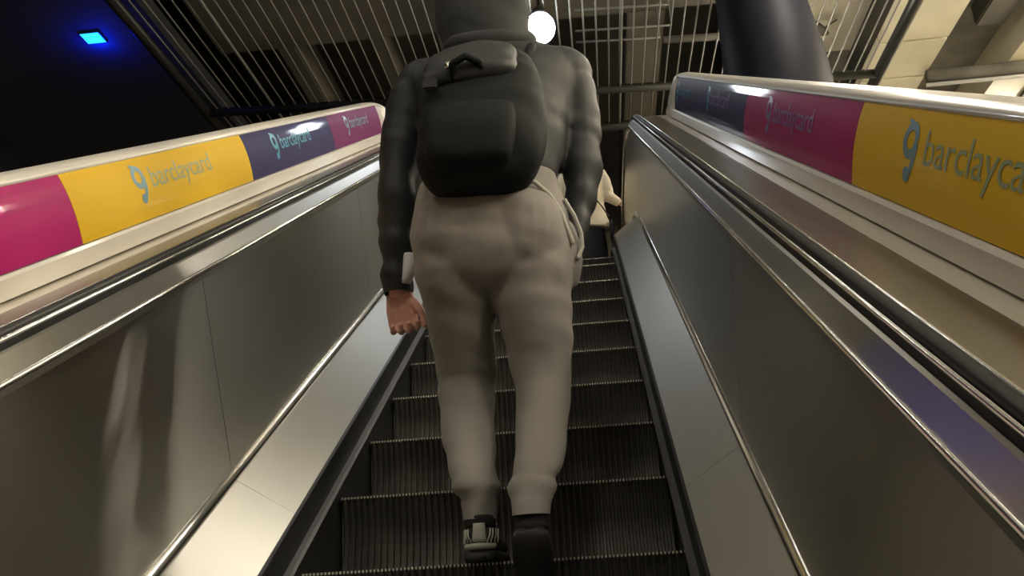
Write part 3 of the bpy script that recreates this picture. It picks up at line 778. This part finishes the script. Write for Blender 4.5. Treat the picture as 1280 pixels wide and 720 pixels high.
# shoes
def shoe(name, parent, loc, pitch, detail=True):
    root = empty(name, loc); root.parent = parent
    root.location = Vector(loc) - parent.location
    root.rotation_euler = (pitch, 0, 0)
    def add(nm, bm, m, par=root, smooth=True):
        me = bpy.data.meshes.new(nm); bmesh.ops.recalc_face_normals(bm, faces=bm.faces[:]); bm.to_mesh(me); bm.free()
        for p in me.polygons: p.use_smooth = smooth
        me.materials.append(m); o = bpy.data.objects.new(nm, me); C.objects.link(o); o.parent = par; return o
    # local frame: heel back at y=-0.06, toe at y=+0.22, sole bottom z=0
    def prof(y):   # half width
        t = (y + 0.065) / 0.29
        return 0.036 + 0.014 * math.sin(PI * min(1, max(0, (t - 0.25) / 0.75)) ** 0.9) if t < 0.97 else 0.030
    ys = [-0.070, -0.066, -0.055, -0.03, 0.0, 0.04, 0.08, 0.12, 0.16, 0.19, 0.21, 0.222, 0.226]
    hw = [0.012, 0.026, 0.036, 0.040, 0.040, 0.040, 0.044, 0.048, 0.048, 0.042, 0.031, 0.017, 0.006]
    ht = [0.050, 0.072, 0.086, 0.095, 0.100, 0.098, 0.085, 0.070, 0.058, 0.050, 0.044, 0.038, 0.032]
    bm = bmesh.new(); rings = []
    for y, a, h in zip(ys, hw, ht):
        ring = []
        for k in range(18):
            th = 2 * PI * k / 18; c, s = math.cos(th), math.sin(th)
            ring.append(bm.verts.new((a * math.copysign(abs(c) ** 0.75, c) * (1 if s < 0.3 else 0.92), y, 0.018 + (h - 0.018) / 2 + (h - 0.018) / 2 * math.copysign(abs(s) ** 0.75, s))))
        rings.append(ring)
    for i in range(len(rings) - 1):
        for k in range(18): bm.faces.new((rings[i][k], rings[i][(k + 1) % 18], rings[i + 1][(k + 1) % 18], rings[i + 1][k]))
    bm.faces.new(rings[0]); bm.faces.new(rings[-1][::-1])
    up = add('upper', bm, SHOE)
    bm = bmesh.new(); rings = []
    for y, a in zip(ys, hw):
        a2 = a + 0.004; rings.append([bm.verts.new((sx * a2 * kx, y * 1.02, z)) for sx, kx, z in ((-1, .9, 0), (-1, 1, 0.006), (-1, 1, 0.024), (1, 1, 0.024), (1, 1, 0.006), (1, .9, 0))])
    for i in range(len(rings) - 1):
        for k in range(6): bm.faces.new((rings[i][k], rings[i][(k + 1) % 6], rings[i + 1][(k + 1) % 6], rings[i + 1][k]))
    bm.faces.new(rings[0]); bm.faces.new(rings[-1][::-1])
    add('sole', bm, SOLE)
    bm = bmesh.new(); loft(bm, [(0, -0.022, 0.085, 0.037, 0.043), (0, -0.022, 0.100, 0.0385, 0.045), (0, -0.024, 0.112, 0.037, 0.043), (0, -0.02, 0.114, 0.031, 0.037)], n=24, sub=3)
    add('collar', bm, SHOE)
    if detail:
        bm = bmesh.new()   # pale heel tab
        rows = [(0.046, 0.019), (0.060, 0.017), (0.075, 0.0155), (0.092, 0.0145)]
        vv = [[bm.verts.new((sx * w_, -0.0745 + dy + 0.12 * (z - 0.046), z)) for sx, dy in ((-1, 0.004), (-0.5, 0), (0.5, 0), (1, 0.004))] for z, w_ in rows]
        bk_ = [[bm.verts.new((v.co.x, v.co.y + 0.012, v.co.z)) for v in r] for r in vv]
        for A, flip in ((vv, 0), (bk_, 1)):
            for i in range(3):
                for j in range(3): bm.faces.new((A[i][j], A[i][j + 1], A[i + 1][j + 1], A[i + 1][j]))
        for i in range(3):
            bm.faces.new((vv[i][0], vv[i + 1][0], bk_[i + 1][0], bk_[i][0])); bm.faces.new((vv[i][3], bk_[i][3], bk_[i + 1][3], vv[i + 1][3]))
        for j in range(3):
            bm.faces.new((vv[3][j], vv[3][j + 1], bk_[3][j + 1], bk_[3][j])); bm.faces.new((vv[0][j], bk_[0][j], bk_[0][j + 1], vv[0][j + 1]))
        add('heel_tab', bm, SHOEPALE)
        bm = bmesh.new(); pts = [(0.0375 * math.sin(a) * 1.0, -0.030 - 0.043 * math.cos(a), 0.036) for a in [(-1.15 + 2.3 * i / 14) for i in range(15)]]
        tube(bm, pts, 0.0085, 8)
        add('heel_band', bm, SHOEPALE)
        for sx in (-1, 1):
            for k in range(4):
                x0 = sx * (0.020 + 0.0075 * k); y0 = -0.072 + 0.0045 * k * (1 + 0.45 * k); x1 = sx * min(0.0425, 0.0275 + 0.006 * k); y1 = -0.070 + 0.006 * k * (1 + 0.5 * k)
                bm = bmesh.new(); tube(bm, [(x0, y0, 0.044), (x1, y1 + 0.001, 0.062), (x1 * 1.0, y1 + 0.008, 0.078)], 0.0024, 6)
                add('side_stripe', bm, SHOEPALE)
    return root
sh1 = shoe('shoe', M_, (-0.012, -0.055, 0.0), 0.0)
sh1['label'] = 'black trainer with pale grey heel tab and stripes'
sh2 = shoe('shoe', M_, (0.132, -0.325, -0.012), math.radians(-58), detail=False)
sh2['label'] = 'black trainer lifted at the heel'

# backpack
BP = empty('backpack', (0.06, -0.2, 0.93), 'bulky black backpack on the back of the man in grey trousers', 'backpack')
PACK = [(0.045,-0.225,0.918,0.075,0.045),(0.047,-0.245,0.936,0.125,0.080),(0.050,-0.252,0.986,0.158,0.104),(0.058,-0.245,1.077,0.174,0.115),
    (0.064,-0.215,1.181,0.170,0.108),(0.068,-0.170,1.287,0.155,0.092),(0.070,-0.130,1.366,0.125,0.070),(0.075,-0.110,1.412,0.080,0.040)]
bm = bmesh.new(); loft(bm, PACK, n=36, p=2.5, sub=4)
pb = fuse(bm, 0.009, 4, folds(0.006, 8, 10))
pk = mk('bag', pb, PACKM, BP, smooth=True)
bm = bmesh.new(); loft(bm, [(0.035,-0.335,0.950,0.085,0.030),(0.036,-0.350,0.975,0.110,0.040),(0.040,-0.350,1.05,0.118,0.042),(0.045,-0.325,1.12,0.112,0.038),(0.047,-0.300,1.15,0.09,0.025)], n=32, p=3, sub=4)
pb = fuse(bm, 0.009, 4, folds(0.004, 8, 10)); mk('front_pocket', pb, PACKM, BP, smooth=True)
bm = bmesh.new(); loft(bm, [(0.02,-0.275,1.225,0.10,0.03),(0.03,-0.27,1.26,0.125,0.045),(0.04,-0.235,1.32,0.125,0.055),(0.05,-0.19,1.38,0.10,0.045),(0.06,-0.16,1.405,0.06,0.025)], n=32, p=2.3, sub=4)
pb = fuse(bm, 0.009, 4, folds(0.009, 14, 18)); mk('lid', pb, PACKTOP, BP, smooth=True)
bm = bmesh.new(); tube(bm, hip_curve([(-0.005, -0.295, 1.235), (0.0, -0.325, 1.262), (0.035, -0.335, 1.275), (0.07, -0.32, 1.262), (0.078, -0.29, 1.24)]), 0.010, 10)
mk('grab_handle', bm, PACKM, BP, smooth=True)
bm = bmesh.new(); tube(bm, [(-0.010, -0.325, 1.268), (-0.014, -0.332, 1.258), (-0.015, -0.332, 1.246)], 0.0055, 8)
mk('zip_puller', bm, CHROME, BP, smooth=True)
for sx in (-1, 1):
    cx = 0.07 + sx * 0.13
    bm = bmesh.new(); tube(bm, hip_curve([(cx - sx * 0.02, -0.14, 1.345), (cx, -0.09, 1.425), (cx, 0.0, 1.475), (cx, 0.11, 1.445), (cx + sx * 0.02, 0.165, 1.34), (cx + sx * 0.02, 0.12, 1.18), (cx, 0.06, 1.08)]), 0.017, 10)
    mk('shoulder_strap', bm, PACKM, BP, smooth=True)
for sx, z, y in ((-1, 1.215, -0.32), (1, 1.1, -0.33)):
    pass
bm = bmesh.new(); box(bm, -0.085, -0.045, -0.318, -0.306, 1.200, 1.232); bmesh.ops.bevel(bm, geom=bm.edges[:], offset=0.004, segments=2, affect='EDGES')
mk('buckle', bm, SOLE, BP)

# ---- the woman on the upper landing
FZ = LAND - 0.012
wx, wy = 0.345, 5.42
Wm = empty('person', (wx, wy, FZ), 'person in a short cream jacket, black skirt and boots, at the top holding the rail', 'person')
bm = bmesh.new()
Pw, Rw = head(bm, (wx - 0.01, wy + 0.02, FZ + 1.56), 0.2, 0.93)
def W_(rows): return [(wx + x, wy + y, FZ + z, a, b) for x, y, z, a, b in rows]
loft(bm, W_([(0, 0, 1.36, .05, .05), (0, 0.01, 1.45, .045, .048), (0, .015, 1.52, .045, .05)]), n=18, sub=2)
loft(bm, W_([(0, 0, .80, .15, .105), (0, 0, .92, .155, .11), (0, 0, 1.05, .12, .085), (0, 0, 1.2, .145, .1), (0, 0, 1.33, .165, .09), (0, 0, 1.40, .09, .06)]), n=24, sub=2)
for sx in (-1, 1):
    loft(bm, W_([(sx * .08, 0, .84, .075, .08), (sx * .078, .005, .6, .06, .065), (sx * .075, .005, .45, .045, .05), (sx * .075, -.01, .3, .045, .05), (sx * .075, -.01, .1, .03, .035), (sx * .075, 0, .03, .03, .045)]), n=18, sub=2)
tube(bm, [(wx - .17, wy, FZ + 1.34), (wx - .2, wy + .02, FZ + 1.08), (wx - .17, wy + .12, FZ + .92)], [.042, .034, .025], 14)
tube(bm, [(wx + .16, wy, FZ + 1.34), (wx + .215, wy - .01, FZ + 1.12), (wx + .33, wy + .04, FZ + 1.06)], [.042, .034, .024], 14)
bb = fuse(bm, 0.011, 3)
fb = bmesh.new()
fingers(fb, (wx + .315, wy + .035, FZ + 1.06), (1, .2, -.25), (-.2, 1, 0), (-.1, 0, -1), .85, .7, 1)
fingers(fb, (wx - .17, wy + .12, FZ + .93), (.1, .5, -.9), (-.2, 1, .2), (1, .1, 0), .85, .6, 1)
fb = fuse(fb, 0.004, 2); tmp = bpy.data.meshes.new('t3'); fb.to_mesh(tmp); fb.free(); bb.from_mesh(tmp)
mk('body', bb, SKIN, Wm, smooth=True)
for s in (-1, 1):
    bm = bmesh.new(); ball(bm, Pw(s * 0.032, 0.083, 0.016), 0.012, 0.010, 0.008, 12, 8); mk('eye', bm, EYEW, Wm, smooth=True)
bm = bmesh.new(); ball(bm, Pw(0, 0.088, -0.052), 0.022, 0.009, 0.007, 14, 8); mk('mouth', bm, LIP, Wm, smooth=True)
bm = bmesh.new(); ball(bm, Pw(0, -0.02, 0.04), 0.088, 0.105, 0.105); loft(bm, W_([(-.01, -.055, 1.36, .07, .03), (-.01, -.06, 1.5, .085, .06), (-.01, -.02, 1.6, .08, .08)]), n=20, sub=3)
mk('hair', fuse(bm, 0.008, 3, folds(0.004, 30, 8)), HAIR, Wm, smooth=True)
bm = bmesh.new()
loft(bm, W_([(0, 0, .815, .215, .155), (0, 0, .86, .21, .15), (0, 0, 1.0, .175, .125), (0, 0, 1.15, .18, .125), (0, 0, 1.30, .195, .12), (0, 0, 1.37, .15, .10), (0, .0, 1.42, .075, .07)]), n=30, sub=3)
tube(bm, [(wx - .15, wy, FZ + 1.35), (wx - .185, wy, FZ + 1.27), (wx - .205, wy + .02, FZ + 1.08), (wx - .18, wy + .10, FZ + .95)], [.06, .06, .05, .042], 18)
tube(bm, [(wx + .15, wy, FZ + 1.35), (wx + .185, wy, FZ + 1.27), (wx + .215, wy - .01, FZ + 1.12), (wx + .305, wy + .03, FZ + 1.07)], [.06, .062, .055, .040], 18)
jw = mk('jacket', fuse(bm, 0.009, 4, folds(0.006, 12, 16)), CREAM, Wm, smooth=True)
bm = bmesh.new(); loft(bm, W_([(0, 0, .50, .175, .14), (0, 0, .65, .17, .135), (0, 0, .83, .16, .12)]), n=28, sub=3)
mk('skirt', fuse(bm, 0.010, 3, folds(0.005, 12, 6)), BLACKCLOTH, Wm, smooth=True)
for sx in (-1, 1):
    bm = bmesh.new()
    loft(bm, W_([(sx * .075, 0, .52, .066, .070), (sx * .075, 0, .40, .060, .064), (sx * .075, -.01, .25, .052, .056), (sx * .075, 0, .11, .040, .046), (sx * .075, .01, .05, .041, .060)]), n=22, sub=3)
    loft(bm, W_([(sx * .075, .06, .012, .038, .115), (sx * .075, .06, .03, .042, .12), (sx * .075, .05, .055, .038, .10), (sx * .075, .02, .08, .03, .06)]), n=22, sub=3)
    mk('boot', fuse(bm, 0.008, 3), BOOT, Wm, smooth=True)
# thin dark shoulder bag strap across the jacket
bg = empty('shoulder_bag', (wx + 0.05, wy - 0.16, FZ + 0.85), 'small dark bag with a thin strap slung over the cream jacket', 'bag')
bm = bmesh.new(); tube(bm, hip_curve([(wx - .10, wy - .05, FZ + 1.405), (wx - .04, wy - .13, FZ + 1.32), (wx + .06, wy - .140, FZ + 1.12), (wx + .15, wy - .135, FZ + .98), (wx + .20, wy - .10, FZ + .90)]), .006, 8)
mk('strap', bm, BLACKCLOTH, bg, smooth=True)
bm = bmesh.new(); box(bm, wx - .235 , wx - .205, wy - .10, wy + .10, FZ + .72, FZ + .88); bmesh.ops.bevel(bm, geom=bm.edges[:], offset=0.01, segments=3, affect='EDGES')
for v in bm.verts: v.co.x += 0.44
mk('pouch', bm, BLACKCLOTH, bg)
